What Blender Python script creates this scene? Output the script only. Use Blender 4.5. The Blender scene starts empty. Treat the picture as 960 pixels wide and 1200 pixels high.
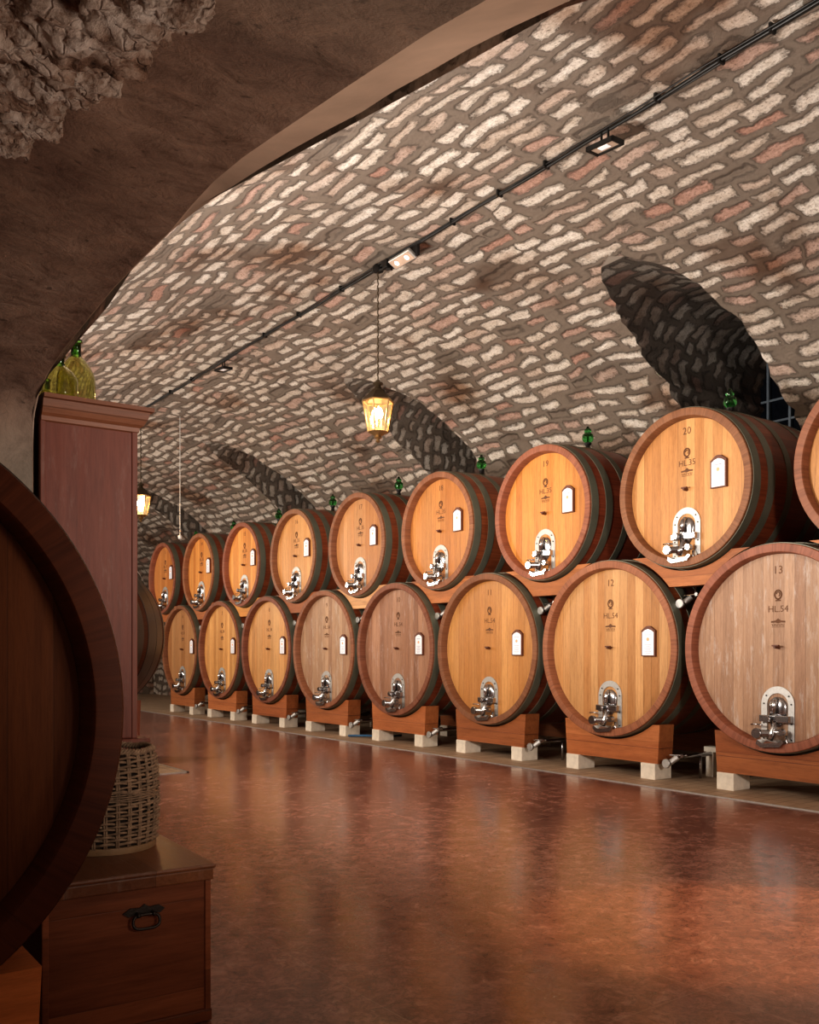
import bpy, bmesh, math, random
from math import sin, cos, pi, sqrt, atan2, radians, hypot
from mathutils import Vector, Matrix, noise
random.seed(7)
C = bpy.context.scene.collection
F = 1070.0; TH = atan2(782, F); CT, ST = cos(TH), sin(TH); EYE = 1.5

# ------------------------------------------------------------------ helpers
def link(name, data, parent=None, loc=(0, 0, 0), rot=(0, 0, 0)):
    o = bpy.data.objects.new(name, data); C.objects.link(o)
    o.parent = parent; o.location = loc; o.rotation_euler = rot
    return o
def tag(o, label=None, cat=None, group=None, kind=None):
    if label: o['label'] = label
    if cat: o['category'] = cat
    if group: o['group'] = group
    if kind: o['kind'] = kind
    return o
def thing(name, label, cat, loc=(0, 0, 0), rotz=0, group=None):
    return tag(link(name, None, None, loc, (0, 0, rotz)), label, cat, group)
def mesh_of(bm, mat, smooth=False, name='m'):
    me = bpy.data.meshes.new(name)
    bmesh.ops.recalc_face_normals(bm, faces=bm.faces) if not getattr(bm, 'keepn', False) else None
    bm.to_mesh(me); bm.free()
    if mat: me.materials.append(mat)
    if smooth:
        for p in me.polygons: p.use_smooth = True
    return me
def obj(name, bm, mat, parent=None, smooth=False, loc=(0, 0, 0), rot=(0, 0, 0), angle=None):
    me = mesh_of(bm, mat, smooth, name)
    o = link(name, me, parent, loc, rot)
    if angle: me.set_sharp_from_angle(angle=radians(angle))
    return o
def struct(name, bm, mat, **k):
    o = obj(name, bm, mat, **k); o['kind'] = 'structure'; return o
def copy_tree(o, parent=None):
    c = o.copy(); C.objects.link(c); c.parent = parent
    for ch in list(o.children): copy_tree(ch, c)
    return c
def add_box(bm, a, b, bev=0.0, rot=None, piv=None):
    r = bmesh.ops.create_cube(bm, size=1)
    vs = r['verts']
    for v in vs:
        v.co = Vector([(a[i] + b[i]) / 2 + v.co[i] * (b[i] - a[i]) for i in range(3)])
    if bev:
        es = list({e for v in vs for e in v.link_edges})
        rr = bmesh.ops.bevel(bm, geom=es, offset=bev, segments=2, affect='EDGES', profile=.5)
        vs = list({v for f in rr['faces'] for v in f.verts} | {v for v in vs if v.is_valid})
    if rot is not None:
        bmesh.ops.rotate(bm, verts=vs, cent=piv or (0, 0, 0), matrix=rot)
    return vs
def add_tube(bm, pts, r, seg=8, closed=False, caps=True):
    pts = [Vector(p) for p in pts]; n = len(pts); rings = []
    rr = r if hasattr(r, '__len__') else [r] * n
    up = Vector((0.013, 0.021, 1))
    pn = None
    for i, p in enumerate(pts):
        if closed: t = pts[(i + 1) % n] - pts[i - 1]
        else: t = pts[min(i + 1, n - 1)] - pts[max(i - 1, 0)]
        t.normalize()
        a = (pn if pn is not None else (up if abs(t.z) < .9 else Vector((1, .01, 0))))
        u = (a - t * a.dot(t)).normalized(); w = t.cross(u); pn = u
        rings.append([bm.verts.new(p + (u * cos(2 * pi * k / seg) + w * sin(2 * pi * k / seg)) * rr[i]) for k in range(seg)])
    m = n if closed else n - 1
    for i in range(m):
        A, B = rings[i], rings[(i + 1) % n]
        for k in range(seg): bm.faces.new((A[k], A[(k + 1) % seg], B[(k + 1) % seg], B[k]))
    if caps and not closed:
        bm.faces.new(rings[0]); bm.faces.new(rings[-1])
def add_lathe(bm, prof, seg=48, axis='z', cen=(0, 0, 0), uv=None, a0=0, sx=1, sy=1):
    """prof: list of (h, r) along axis"""
    rings = []
    for h, r in prof:
        if r < 1e-6:
            co = (0, 0, h); v = bm.verts.new(co); rings.append([v] * seg); v.co = _ax(co, axis, cen)
        else:
            ring = []
            for k in range(seg):
                an = a0 + 2 * pi * k / seg
                ring.append(bm.verts.new(_ax((r * cos(an) * sx, r * sin(an) * sy, h), axis, cen)))
            rings.append(ring)
    L = bm.loops.layers.uv.verify() if uv else None
    s = 0
    for i in range(len(prof) - 1):
        A, B = rings[i], rings[i + 1]
        d = hypot(prof[i + 1][0] - prof[i][0], prof[i + 1][1] - prof[i][1])
        for k in range(seg):
            k2 = (k + 1) % seg
            vs = [A[k], A[k2], B[k2], B[k]]
            us = [(k / seg, s), ((k + 1) / seg, s), ((k + 1) / seg, s + d), (k / seg, s + d)]
            q = []; qu = []
            for v, w in zip(vs, us):
                if v not in q: q.append(v); qu.append(w)
            if len(q) > 2:
                f = bm.faces.new(q)
                if L:
                    for lp, w in zip(f.loops, qu): lp[L].uv = w
        s += d
def _ax(p, axis, c):
    x, y, z = p
    if axis == 'x': x, y, z = z, x, y
    elif axis == 'y': x, y, z = x, z, y
    return Vector((x + c[0], y + c[1], z + c[2]))
def add_prism(bm, poly, x0, x1, plane='yz'):
    """poly of (a,b) in the YZ plane extruded along X (or xz along y, xy along z)"""
    def P(a, b, t):
        return {'yz': (t, a, b), 'xz': (a, t, b), 'xy': (a, b, t)}[plane]
    A = [bm.verts.new(P(a, b, x0)) for a, b in poly]; B = [bm.verts.new(P(a, b, x1)) for a, b in poly]
    n = len(poly)
    bm.faces.new(A); bm.faces.new(B[::-1])
    for i in range(n): bm.faces.new((A[i], A[(i + 1) % n], B[(i + 1) % n], B[i]))
def arch(w, h, r=None, n=14, y0=0, z0=0):
    """arch outline: width w, total height h, round top"""
    r = w / 2
    p = [(y0 - r, z0), (y0 + r, z0)]
    for i in range(n + 1):
        a = pi * i / n
        p.append((y0 + r * cos(a), z0 + h - r + r * sin(a)))
    return p
def BM(): return bmesh.new()

# ------------------------------------------------------------------ node helpers
class NT:
    def __init__(s, name):
        s.m = bpy.data.materials.new(name); s.m.use_nodes = True
        s.t = s.m.node_tree; s.n = s.t.nodes; s.l = s.t.links
        s.b = s.n['Principled BSDF']; s.out = s.n['Material Output']
    def new(s, typ, **k):
        x = s.n.new(typ)
        for a, b in k.items(): setattr(x, a, b)
        return x
    def set(s, sock, v):
        if isinstance(v, bpy.types.NodeSocket): s.l.new(v, sock)
        elif v is not None:
            sock.default_value = v if not (hasattr(v, '__len__') and len(v) == 3 and len(sock.default_value) == 4) else (*v, 1)
    def math(s, op, a, b=None, c=None, clamp=False):
        x = s.new('ShaderNodeMath', operation=op); x.use_clamp = clamp
        for i, v in enumerate((a, b, c)):
            if v is not None: s.set(x.inputs[i], v)
        return x.outputs[0]
    def vmath(s, op, a, b=None, sc=None):
        x = s.new('ShaderNodeVectorMath', operation=op)
        s.set(x.inputs[0], a)
        if b is not None: s.set(x.inputs[1], b)
        if sc is not None: s.set(x.inputs['Scale'], sc)
        return x.outputs[0]
    def noise(s, vec, scale=5, detail=4, rough=.55, dist=0, col=False):
        x = s.new('ShaderNodeTexNoise')
        s.set(x.inputs['Vector'], vec); s.set(x.inputs['Scale'], scale); s.set(x.inputs['Detail'], detail)
        s.set(x.inputs['Roughness'], rough); s.set(x.inputs['Distortion'], dist)
        return x.outputs['Color' if col else 'Fac']
    def vor(s, vec, scale, feature='F1', out='Distance'):
        x = s.new('ShaderNodeTexVoronoi', feature=feature)
        s.set(x.inputs['Vector'], vec); s.set(x.inputs['Scale'], scale)
        return x.outputs[out]
    def white(s, vec, out='Value'):
        x = s.new('ShaderNodeTexWhiteNoise', noise_dimensions='3D'); s.set(x.inputs['Vector'], vec)
        return x.outputs[out]
    def ramp(s, fac, stops, interp='LINEAR'):
        x = s.new('ShaderNodeValToRGB'); x.color_ramp.interpolation = interp
        el = x.color_ramp.elements
        while len(el) < len(stops): el.new(.5)
        for e, (p, c) in zip(el, stops):
            e.position = p; e.color = (*c, 1) if len(c) == 3 else c
        s.set(x.inputs[0], fac); return x.outputs[0]
    def mix(s, fac, a, b, mode='MIX'):
        x = s.new('ShaderNodeMix', data_type='RGBA', blend_type=mode)
        s.set(x.inputs[0], fac); s.set(x.inputs[6], a); s.set(x.inputs[7], b); return x.outputs[2]
    def sstep(s, v, a, b):
        x = s.new('ShaderNodeMapRange', interpolation_type='SMOOTHSTEP')
        s.set(x.inputs[0], v); x.inputs[1].default_value = a; x.inputs[2].default_value = b; return x.outputs[0]
    def xyz(s, v):
        x = s.new('ShaderNodeSeparateXYZ'); s.set(x.inputs[0], v); return x.outputs
    def comb(s, a, b, c=0.0):
        x = s.new('ShaderNodeCombineXYZ')
        for i, v in enumerate((a, b, c)): s.set(x.inputs[i], v)
        return x.outputs[0]
    def tc(s, o='Object'): return s.new('ShaderNodeTexCoord').outputs[o]
    def info(s, o='Random'): return s.new('ShaderNodeObjectInfo').outputs[o]
    def bump(s, h, st=.5, d=.01):
        x = s.new('ShaderNodeBump'); x.inputs['Strength'].default_value = st; x.inputs['Distance'].default_value = d
        s.set(x.inputs['Height'], h); s.l.new(x.outputs[0], s.b.inputs['Normal']); return x
    def p(s, **k):
        for a, v in k.items(): s.set(s.b.inputs[a.replace('_', ' ')], v)
        return s

def flat(name, col, rough=.6, metal=0, bumpy=0, var=.12, nscale=12, **k):
    t = NT(name); o = t.tc()
    n = t.noise(o, nscale, 4)
    c = t.mix(1, tuple(col), t.ramp(n, [(0.25, (1 - var * 2,) * 3), (.75, (1 + var,) * 3)]), 'MULTIPLY')
    t.p(Base_Color=c, Roughness=rough, Metallic=metal, **k)
    if bumpy: t.bump(t.noise(o, nscale * 4, 5), bumpy, .004)
    return t.m

def stone_mat(name, dark=1.0, rowh=.215, length=.50):
    t = NT(name); uv = t.tc('UV')
    x = t.xyz(uv)
    lo = t.noise(uv, .9, 2, col=True); hi = t.noise(uv, 5.5, 3, .6, col=True)
    L = t.xyz(t.vmath('SUBTRACT', lo, (.5, .5, .5))); H = t.xyz(t.vmath('SUBTRACT', hi, (.5, .5, .5)))
    u = t.math('ADD', x[0], t.math('ADD', t.math('MULTIPLY', L[0], .5), t.math('MULTIPLY', H[0], .15)))
    v = t.math('ADD', x[1], t.math('ADD', t.math('MULTIPLY', L[1], .36), t.math('MULTIPLY', H[1], .12)))
    vr = t.math('DIVIDE', v, rowh); row = t.math('FLOOR', vr); fv = t.math('FRACT', vr)
    rr = t.white(t.comb(row, 3.3, 1.7))
    wob = t.noise(t.comb(t.math('MULTIPLY', u, 1.3), t.math('MULTIPLY', row, 7.13)), 1.0, 1)
    ur = t.math('ADD', t.math('ADD', t.math('DIVIDE', u, length), t.math('MULTIPLY', rr, 17.0)), t.math('MULTIPLY', wob, 1.7))
    col = t.math('FLOOR', ur); fu = t.math('FRACT', ur)
    cell = t.comb(col, row, .5)
    rc = t.xyz(t.white(cell, 'Color')); rc2 = t.xyz(t.white(t.comb(col, row, 9.5), 'Color'))
    cu = t.math('ADD', .5, t.math('MULTIPLY', t.math('SUBTRACT', rc2[0], .5), .12))
    cv = t.math('ADD', .5, t.math('MULTIPLY', t.math('SUBTRACT', rc2[1], .5), .16))
    # tilt of each stone
    fv2 = t.math('ADD', fv, t.math('MULTIPLY', t.math('MULTIPLY', t.math('SUBTRACT', fu, .5), t.math('SUBTRACT', rc2[2], .5)), .35))
    du = t.math('MULTIPLY', t.math('SUBTRACT', .5, t.math('ABSOLUTE', t.math('SUBTRACT', fu, cu))), length)
    dv = t.math('MULTIPLY', t.math('SUBTRACT', .5, t.math('ABSOLUTE', t.math('SUBTRACT', fv2, cv))), rowh)
    du = t.math('SUBTRACT', du, t.math('MULTIPLY', rc[0], .045)); dv = t.math('SUBTRACT', dv, t.math('MULTIPLY', rc[1], .032))
    sm = t.new('ShaderNodeMath', operation='SMOOTH_MIN'); t.set(sm.inputs[0], du); t.set(sm.inputs[1], dv); sm.inputs[2].default_value = .06
    fine = t.noise(uv, 13, 7, .80); d = t.math('ADD', sm.outputs[0], t.math('MULTIPLY', t.math('SUBTRACT', fine, .5), .12))
    mask = t.sstep(d, .020, .031)
    keep = t.math('GREATER_THAN', rc[2], .045); mask = t.math('MULTIPLY', mask, keep)
    cr = t.math('FRACT', t.math('MULTIPLY', t.math('ADD', rc[2], rc[0]), 3.7))
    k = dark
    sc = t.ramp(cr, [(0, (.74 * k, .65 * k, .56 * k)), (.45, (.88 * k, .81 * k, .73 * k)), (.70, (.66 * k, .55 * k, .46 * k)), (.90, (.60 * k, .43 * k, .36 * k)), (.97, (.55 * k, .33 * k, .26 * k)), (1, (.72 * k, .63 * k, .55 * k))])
    pit = t.noise(uv, 34, 6, .78); big = t.noise(uv, 8, 4, .65)
    sc = t.mix(1, sc, t.ramp(pit, [(.34, (.22, .17, .14)), (.44, (.82, .79, .76)), (.52, (1, 1, 1)), (.75, (1.15, 1.15, 1.15))]), 'MULTIPLY')
    sc = t.mix(1, sc, t.ramp(big, [(.25, (.72, .66, .6)), (.6, (1.05, 1.05, 1.05))]), 'MULTIPLY')
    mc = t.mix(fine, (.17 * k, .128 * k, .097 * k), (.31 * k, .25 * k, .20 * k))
    c = t.mix(mask, mc, sc)
    st = t.noise(uv, .55, 3, .6)
    c = t.mix(1, c, t.ramp(st, [(.33, (.50, .36, .28)), (.46, (1, 1, 1))]), 'MULTIPLY')
    t.p(Base_Color=c, Roughness=.93)
    hgt = t.math('ADD', t.math('MULTIPLY', t.sstep(d, .0, .055), 1.0), t.math('ADD', t.math('MULTIPLY', pit, .55), t.math('MULTIPLY', big, .5)))
    t.bump(hgt, 1.0, .045)
    return t.m

def plaster_mat():
    t = NT('old_plaster'); o = t.tc()
    n = t.noise(o, 2.2, 6, .65); n2 = t.noise(o, 9, 6, .7, .6); n3 = t.noise(o, 40, 3, .7)
    c = t.ramp(n, [(.3, (.19, .115, .085)), (.5, (.30, .20, .148)), (.72, (.44, .32, .25))])
    c = t.mix(1, c, t.ramp(n2, [(.3, (.58, .53, .50)), (.5, (.95, .95, .95)), (.7, (1.15, 1.12, 1.08))]), 'MULTIPLY')
    cr = t.vor(t.vmath('ADD', o, t.vmath('SCALE', t.noise(o, 6, 3, col=True), sc=.25)), 5.5, 'DISTANCE_TO_EDGE')
    c = t.mix(t.math('MULTIPLY', t.sstep(cr, .012, .0), .35), c, (.06, .035, .022))
    pk = t.sstep(t.noise(o, 26, 2, .5), .33, .26)
    c = t.mix(t.math('MULTIPLY', pk, .6), c, (.05, .03, .02))
    # the jamb towards the floor is greyer
    z = t.xyz(o)[2]
    c = t.mix(t.math('MULTIPLY', t.sstep(z, 2.75, 2.25), .75), c, t.mix(n2, (.20, .175, .14), (.42, .38, .31)))
    t.p(Base_Color=c, Roughness=.9)
    t.bump(t.math('ADD', t.math('MULTIPLY', n2, 1.0), t.math('MULTIPLY', n3, .35)), .55, .02)
    return t.m

def wood(name, base, alt, board=.125, axis='z', across='y', rough=.45, grain=1.0, var=.5, tint=True, coat=0, scratch=0, gscale=38, bstr=.12, spec=.35, seamk=.55):
    """boards run along `axis`, are counted along `across`"""
    t = NT(name); o = t.tc(); x = t.xyz(o); I = {'x': 0, 'y': 1, 'z': 2}
    rnd = t.info('Random')
    ac = t.math('ADD', x[I[across]], t.math('MULTIPLY', rnd, 3.1))
    bd = t.math('DIVIDE', ac, board)
    wv = t.math('MULTIPLY', t.math('SUBTRACT', t.noise(t.comb(t.math('MULTIPLY', t.math('FLOOR', bd), 5.1), 0.0, rnd), 1, 0), .5), .1)
    bi = t.math('FLOOR', bd); bf = t.math('FRACT', bd)
    r = t.xyz(t.white(t.comb(bi, t.math('MULTIPLY', rnd, 50), 2.2), 'Color'))
    sv = [7.0, 7.0, 7.0]; sv[I[axis]] = .55
    off = t.comb(t.math('MULTIPLY', r[0], 9), t.math('MULTIPLY', r[1], 9), t.math('MULTIPLY', rnd, 30))
    p = t.vmath('ADD', t.vmath('MULTIPLY', o, tuple(sv)), off)
    g1 = t.noise(p, gscale / 8, 5, .6, .5); g2 = t.noise(p, gscale / 1.5, 4, .7); g3 = t.noise(p, 1.1, 3, .6, 1.2)
    c = t.mix(t.math('ADD', t.math('MULTIPLY', g3, .75), t.math('MULTIPLY', t.math('SUBTRACT', r[2], .5), var), clamp=True), tuple(base), tuple(alt))
    c = t.mix(grain, c, t.ramp(g1, [(.25, (.74, .70, .66)), (.5, (1, 1, 1)), (.8, (1.12, 1.12, 1.1))]), 'MULTIPLY')
    c = t.mix(grain * .8, c, t.ramp(g2, [(.3, (.78, .76, .74)), (.55, (1.04, 1.04, 1.04))]), 'MULTIPLY')
    br = t.math('ADD', .88, t.math('MULTIPLY', r[0], .22))
    c = t.mix(1, c, t.comb(br, br, br), 'MULTIPLY')
    seam = t.sstep(t.math('MULTIPLY', t.math('SUBTRACT', .5, t.math('ABSOLUTE', t.math('SUBTRACT', bf, .5))), board), .0035, .0)
    c = t.mix(t.math('MULTIPLY', seam, seamk), c, (.05, .02, .01))
    if scratch:
        sc = t.noise(t.vmath('MULTIPLY', o, (3, 3, .6)), 5, 6, .75)
        c = t.mix(t.math('MULTIPLY', t.sstep(sc, .52, .68), scratch), c, (.55, .50, .44))
    if tint: c = t.mix(1, c, t.info('Color'), 'MULTIPLY')
    t.p(Base_Color=c, Roughness=t.math('ADD', rough - .06, t.math('MULTIPLY', g1, .14))); t.b.inputs['Specular IOR Level'].default_value = spec
    if coat: t.p(Coat_Weight=coat, Coat_Roughness=.18)
    t.bump(t.math('ADD', g1, t.math('MULTIPLY', seam, -.3)), bstr, .005)
    return t.m

def stave_mat(name, base, alt, nst=44, rough=.38, spec=.35, seamk=.5):
    """staves by UV: u = turn, v = length"""
    t = NT(name); uv = t.xyz(t.tc('UV')); rnd = t.info('Random')
    b = t.math('MULTIPLY', uv[0], float(nst)); bi = t.math('FLOOR', b); bf = t.math('FRACT', b)
    r = t.xyz(t.white(t.comb(bi, t.math('MULTIPLY', rnd, 40), 1.0), 'Color'))
    g = t.noise(t.comb(t.math('MULTIPLY', uv[0], 260), t.math('ADD', t.math('MULTIPLY', uv[1], 2.2), t.math('MULTIPLY', r[1], 9)), rnd), 1, 4, .65)
    c = t.mix(t.math('ADD', t.math('MULTIPLY', r[0], .6), t.math('MULTIPLY', g, .4)), tuple(base), tuple(alt))
    c = t.mix(1, c, t.ramp(g, [(.3, (.72, .68, .66)), (.6, (1.08, 1.05, 1.03))]), 'MULTIPLY')
    seam = t.sstep(t.math('SUBTRACT', .5, t.math('ABSOLUTE', t.math('SUBTRACT', bf, .5))), .03, .0)
    c = t.mix(t.math('MULTIPLY', seam, seamk), c, (.02, .008, .005))
    c = t.mix(1, c, t.info('Color'), 'MULTIPLY')
    t.p(Base_Color=c, Roughness=rough); t.b.inputs['Specular IOR Level'].default_value = spec
    t.bump(g, .12, .004)
    return t.m

def floor_mat():
    t = NT('polished_red_marble'); o = t.tc(); x = t.xyz(o)
    w = t.vmath('ADD', o, t.vmath('SCALE', t.noise(o, 3.0, 4, .6, col=True), sc=.35))
    n1 = t.noise(o, .8, 4, .6); n2 = t.noise(w, 8, 8, .74, .15); v1 = t.vor(w, 7, 'DISTANCE_TO_EDGE'); n4 = t.noise(w, 26, 6, .8)
    c = t.ramp(n2, [(.30, (.11, .052, .041)), (.45, (.23, .105, .078)), (.58, (.32, .16, .125)), (.74, (.45, .28, .235))])
    c = t.mix(1, c, t.ramp(n4, [(.34, (.42, .38, .36)), (.48, (.95, .95, .95)), (.65, (1.25, 1.22, 1.2))]), 'MULTIPLY')
    c = t.mix(t.math('MULTIPLY', t.sstep(v1, .035, .0), .38), c, (.085, .028, .02))
    c = t.mix(1, c, t.ramp(n1, [(.3, (.82, .8, .8)), (.7, (1.14, 1.12, 1.1))]), 'MULTIPLY')
    fl = t.sstep(t.noise(w, 13, 5, .75), .66, .72)
    c = t.mix(t.math('MULTIPLY', fl, .35), c, (.5, .33, .25))
    # slab joints
    def joint(s, step, off, wd=.0045):
        q = t.math('FRACT', t.math('DIVIDE', t.math('ADD', s, off), step))
        return t.sstep(t.math('MULTIPLY', t.math('SUBTRACT', .5, t.math('ABSOLUTE', t.math('SUBTRACT', q, .5))), step), wd, wd * .3)
    j = t.math('MAXIMUM', joint(x[0], 1.25, .32), joint(x[1], 2.9, .4))
    c = t.mix(t.math('MULTIPLY', j, .35), c, (.42, .28, .22))
    t.p(Base_Color=c, Roughness=t.ramp(t.math('ADD', t.math('MULTIPLY', n2, .6), t.math('MULTIPLY', n1, .4)), [(.3, (.12,) * 3), (.7, (.27,) * 3)]))
    t.b.inputs['Specular IOR Level'].default_value = .62
    t.bump(t.math('ADD', t.math('MULTIPLY', n2, .6), t.math('MULTIPLY', t.noise(o, 2.2, 2), 3)), .10, .006)
    return t.m

def deck_mat():
    t = NT('tan_floor_boards'); o = t.tc(); x = t.xyz(o)
    b = t.math('DIVIDE', x[1], .16); bi = t.math('FLOOR', b); bf = t.math('FRACT', b)
    r = t.xyz(t.white(t.comb(bi, t.math('FLOOR', t.math('DIVIDE', x[0], .31)), 0), 'Color'))
    n = t.noise(t.vmath('MULTIPLY', o, (2, 14, 2)), 3, 5, .65)
    c = t.mix(t.math('ADD', t.math('MULTIPLY', n, .6), t.math('MULTIPLY', r[0], .4)), (.27, .18, .115), (.52, .38, .26))
    e1 = t.math('SUBTRACT', .5, t.math('ABSOLUTE', t.math('SUBTRACT', bf, .5)))
    e2 = t.math('SUBTRACT', .5, t.math('ABSOLUTE', t.math('SUBTRACT', t.math('FRACT', t.math('DIVIDE', x[0], .31)), .5)))
    s = t.math('MAXIMUM', t.sstep(e1, .05, .02), t.sstep(e2, .025, .01))
    c = t.mix(t.math('MULTIPLY', s, .6), c, (.07, .04, .025))
    t.p(Base_Color=c, Roughness=.6); t.bump(t.math('MULTIPLY', s, -1.0), .4, .006)
    return t.m

def glass_mat(name, col, rough=.04, dens=1.0):
    t = NT(name)
    t.p(Base_Color=(*col, 1), Roughness=rough, IOR=1.48)
    t.b.inputs['Transmission Weight'].default_value = 1
    return t.m
def emit(name, col, st):
    t = NT(name); t.p(Base_Color=(*col, 1)); t.b.inputs['Emission Color'].default_value = (*col, 1)
    t.b.inputs['Emission Strength'].default_value = st; return t.m

M = dict(
    stone=stone_mat('rubble_stone'), shaft=stone_mat('shaded_rubble_stone', .36, .24, .4), shaftlit=stone_mat('half_shaded_rubble_stone', .75, .2, .36), plaster=plaster_mat(), floor=floor_mat(), deck=deck_mat(),  # shaft copies of the vault stone carry the shafts' shade in their colour
    reveal=flat('lit_plaster_reveal', (.62, .47, .36), .9, bumpy=.4, nscale=5),  # paler than the soffit plaster: lamplight from the hall put into the colour
    head=wood('cask_head_oak', (.42, .19, .065), (.59, .325, .14), .118, rough=.42, var=.75),
    headworn=wood('worn_cask_head_oak', (.28, .155, .088), (.46, .29, .175), .118, rough=.5, var=.8, scratch=.4),
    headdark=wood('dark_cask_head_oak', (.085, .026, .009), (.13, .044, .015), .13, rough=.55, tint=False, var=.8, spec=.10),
    rim=stave_mat('cask_rim_wood', (.20, .075, .038), (.27, .115, .062), 44, .5, .3, .2),
    stave=stave_mat('cask_stave_wood', (.17, .042, .018), (.27, .075, .032), 44, .36),
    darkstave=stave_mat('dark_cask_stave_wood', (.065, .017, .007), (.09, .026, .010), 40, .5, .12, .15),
    hoop=flat('olive_grey_hoop_steel', (.155, .155, .115), .45, .25, .1, nscale=3),
    blackhoop=flat('black_hoop_steel', (.012, .012, .010), .38, 0, nscale=3),
    beam=wood('redwood_beam', (.30, .095, .030), (.48, .185, .065), .4, axis='y', across='z', rough=.5, var=.7, gscale=24),
    block=flat('pale_wood_block', (.80, .72, .60), .75, bumpy=.3, nscale=9),
    chrome=flat('polished_steel', (.50, .50, .51), .22, 1, nscale=5, var=.04),
    brushed=flat('brushed_steel', (.55, .54, .52), .55, 1, nscale=30, var=.08),
    ink=flat('burnt_ink', (.13, .055, .024), .8), inkworn=flat('faded_burnt_ink', (.16, .075, .035), .8),
    paper=flat('white_card', (.86, .86, .90), .55, var=.02), print=flat('grey_print', (.40, .42, .50), .7), orange=flat('orange_print', (.85, .42, .25), .7),
    board=flat('dark_label_board', (.13, .04, .02), .5), black=flat('black_metal', (.018, .017, .016), .42, .4), rubber=flat('black_rubber', (.012, .012, .012), .5),
    green=glass_mat('green_glass', (.16, .85, .25)), olive=glass_mat('olive_glass', (.80, .80, .42), .03), dkgreen=glass_mat('dark_green_glass', (.06, .30, .08), .05),
    clear=glass_mat('lantern_glass', (1, .93, .78), .08),
    brass=flat('aged_brass', (.32, .21, .10), .42, .85), lantblack=flat('dark_bronze', (.085, .06, .035), .5, .7),
    bulb=emit('lantern_bulb', (1, .66, .30), 90), led=emit('led_spot', (1, .95, .88), 1.6),
    armoire=wood('mauve_stained_wood', (.17, .052, .034), (.31, .125, .09), .5, rough=.5, tint=False, gscale=20, scratch=.12, spec=.3),
    cornice=wood('cornice_wood', (.24, .09, .045), (.34, .15, .08), .5, axis='x', across='z', rough=.42, tint=False),
    chest=wood('chest_wood', (.13, .038, .016), (.46, .165, .075), .36, axis='x', across='z', rough=.42, tint=False, gscale=20, bstr=.3, spec=.25, seamk=.4),
    lid=wood('chest_lid_wood', (.14, .05, .022), (.28, .115, .05), .34, axis='y', across='x', rough=.30, tint=False, scratch=.08, bstr=.3),
    iron=flat('old_iron', (.06, .05, .045), .42, .8, .3, nscale=40),
    wicker=flat('grey_wicker', (.36, .25, .165), .75, bumpy=.5, nscale=35, var=.3), wickdark=flat('dark_wicker_core', (.02, .012, .008), .9),
    bar=flat('pale_window_bar', (.15, .18, .21), .6), pane=flat('dark_window_glass', (.006, .008, .012), .1), white=flat('white_cord', (.75, .73, .7), .5),
    led_glass=flat('floodlight_glass', (.45, .33, .25), .25), hole=flat('soot_stain', (.05, .022, .014), .95), rock=None, vdark=flat('dark_end', (.02, .012, .008), .9),
    blue=flat('blue_plastic', (.02, .10, .22), .4))
def rock_mat():
    t = NT('rough_pale_rock'); o = t.tc()
    n = t.noise(o, 11, 8, .72, .3); n2 = t.noise(o, 4, 4, .6); v = t.vor(t.vmath('ADD', o, t.vmath('SCALE', t.noise(o, 9, 3, col=True), sc=.2)), 14, 'DISTANCE_TO_EDGE')
    c = t.ramp(n, [(.34, (.06, .03, .02)), (.43, (.34, .23, .17)), (.54, (.66, .55, .47)), (.75, (.85, .77, .70))])
    c = t.mix(t.math('MULTIPLY', t.sstep(v, .03, .0), .3), c, (.06, .03, .02))
    c = t.mix(1, c, t.ramp(n2, [(.35, (.6, .48, .4)), (.6, (1, 1, 1))]), 'MULTIPLY')
    t.p(Base_Color=c, Roughness=.95); t.bump(t.math('ADD', n, t.math('MULTIPLY', t.sstep(v, 0, .08), .15)), 1, .03)
    return t.m
M['rock'] = rock_mat()

# ------------------------------------------------------------------ the setting
XL, XR, Y0, Y1 = 1.10, 11.60, -2.6, 31.0
XC, VA, VZ, VB = 6.35, 5.25, 2.5, 3.85
LUN = [1.40, 7.25, 13.05, 18.9, 24.75]; LW, LT = .73, 6.10
def planeX(px, py, X):
    u, v = px - 480, 763 - py
    dx = u * CT + F * ST; dy = -u * ST + F * CT
    return (X * dy / dx, EYE + X * v / dx)
def edge_curve(pix, Xf):
    return [(Xf(p[0]),) + planeX(p[0], p[1], Xf(p[0])) for p in pix]
common = [(38, 580), (38, 520), (39, 488), (45, 460), (56, 436), (74, 409), (100, 377), (133, 337), (165, 304), (200, 270)]
pixA = common + [(225, 240), (250, 213), (285, 184), (320, 160), (360, 133), (400, 106), (450, 73), (500, 40), (570, 0), (650, -48)]
pixB = common + [(228, 247), (260, 225), (300, 199), (340, 175), (385, 150), (420, 132), (460, 106), (500, 84), (550, 55), (600, 30), (665, 0)]
XA = lambda x: 1.10 - .20 * max(0, min(1, (x - 200) / 370)) ** .8
curA = edge_curve(pixA, XA); curB = edge_curve(pixB, lambda x: 1.10)
yj = curB[0][1]
curB = [(1.10, yj, 0.0), (1.10, yj, 1.2)] + curB + [(1.10, .95, 2.545), (1.10, .80, 2.465), (1.10, .62, 2.37), (1.10, .50, 2.27), (1.10, .36, 2.0), (1.10, .30, 1.5), (1.10, .30, 0)]
curA = [(1.10, yj, 0.0), (1.10, yj, 1.2)] + curA
def resample(c, n):
    P = [Vector(p) for p in c]; d = [0]
    for i in range(1, len(P)): d.append(d[-1] + (P[i] - P[i - 1]).length)
    out = []; j = 0
    for k in range(n):
        s = d[-1] * k / (n - 1)
        while j < len(P) - 2 and d[j + 1] < s: j += 1
        out.append(P[j].lerp(P[j + 1], (s - d[j]) / max(1e-9, d[j + 1] - d[j])))
    return out
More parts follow.
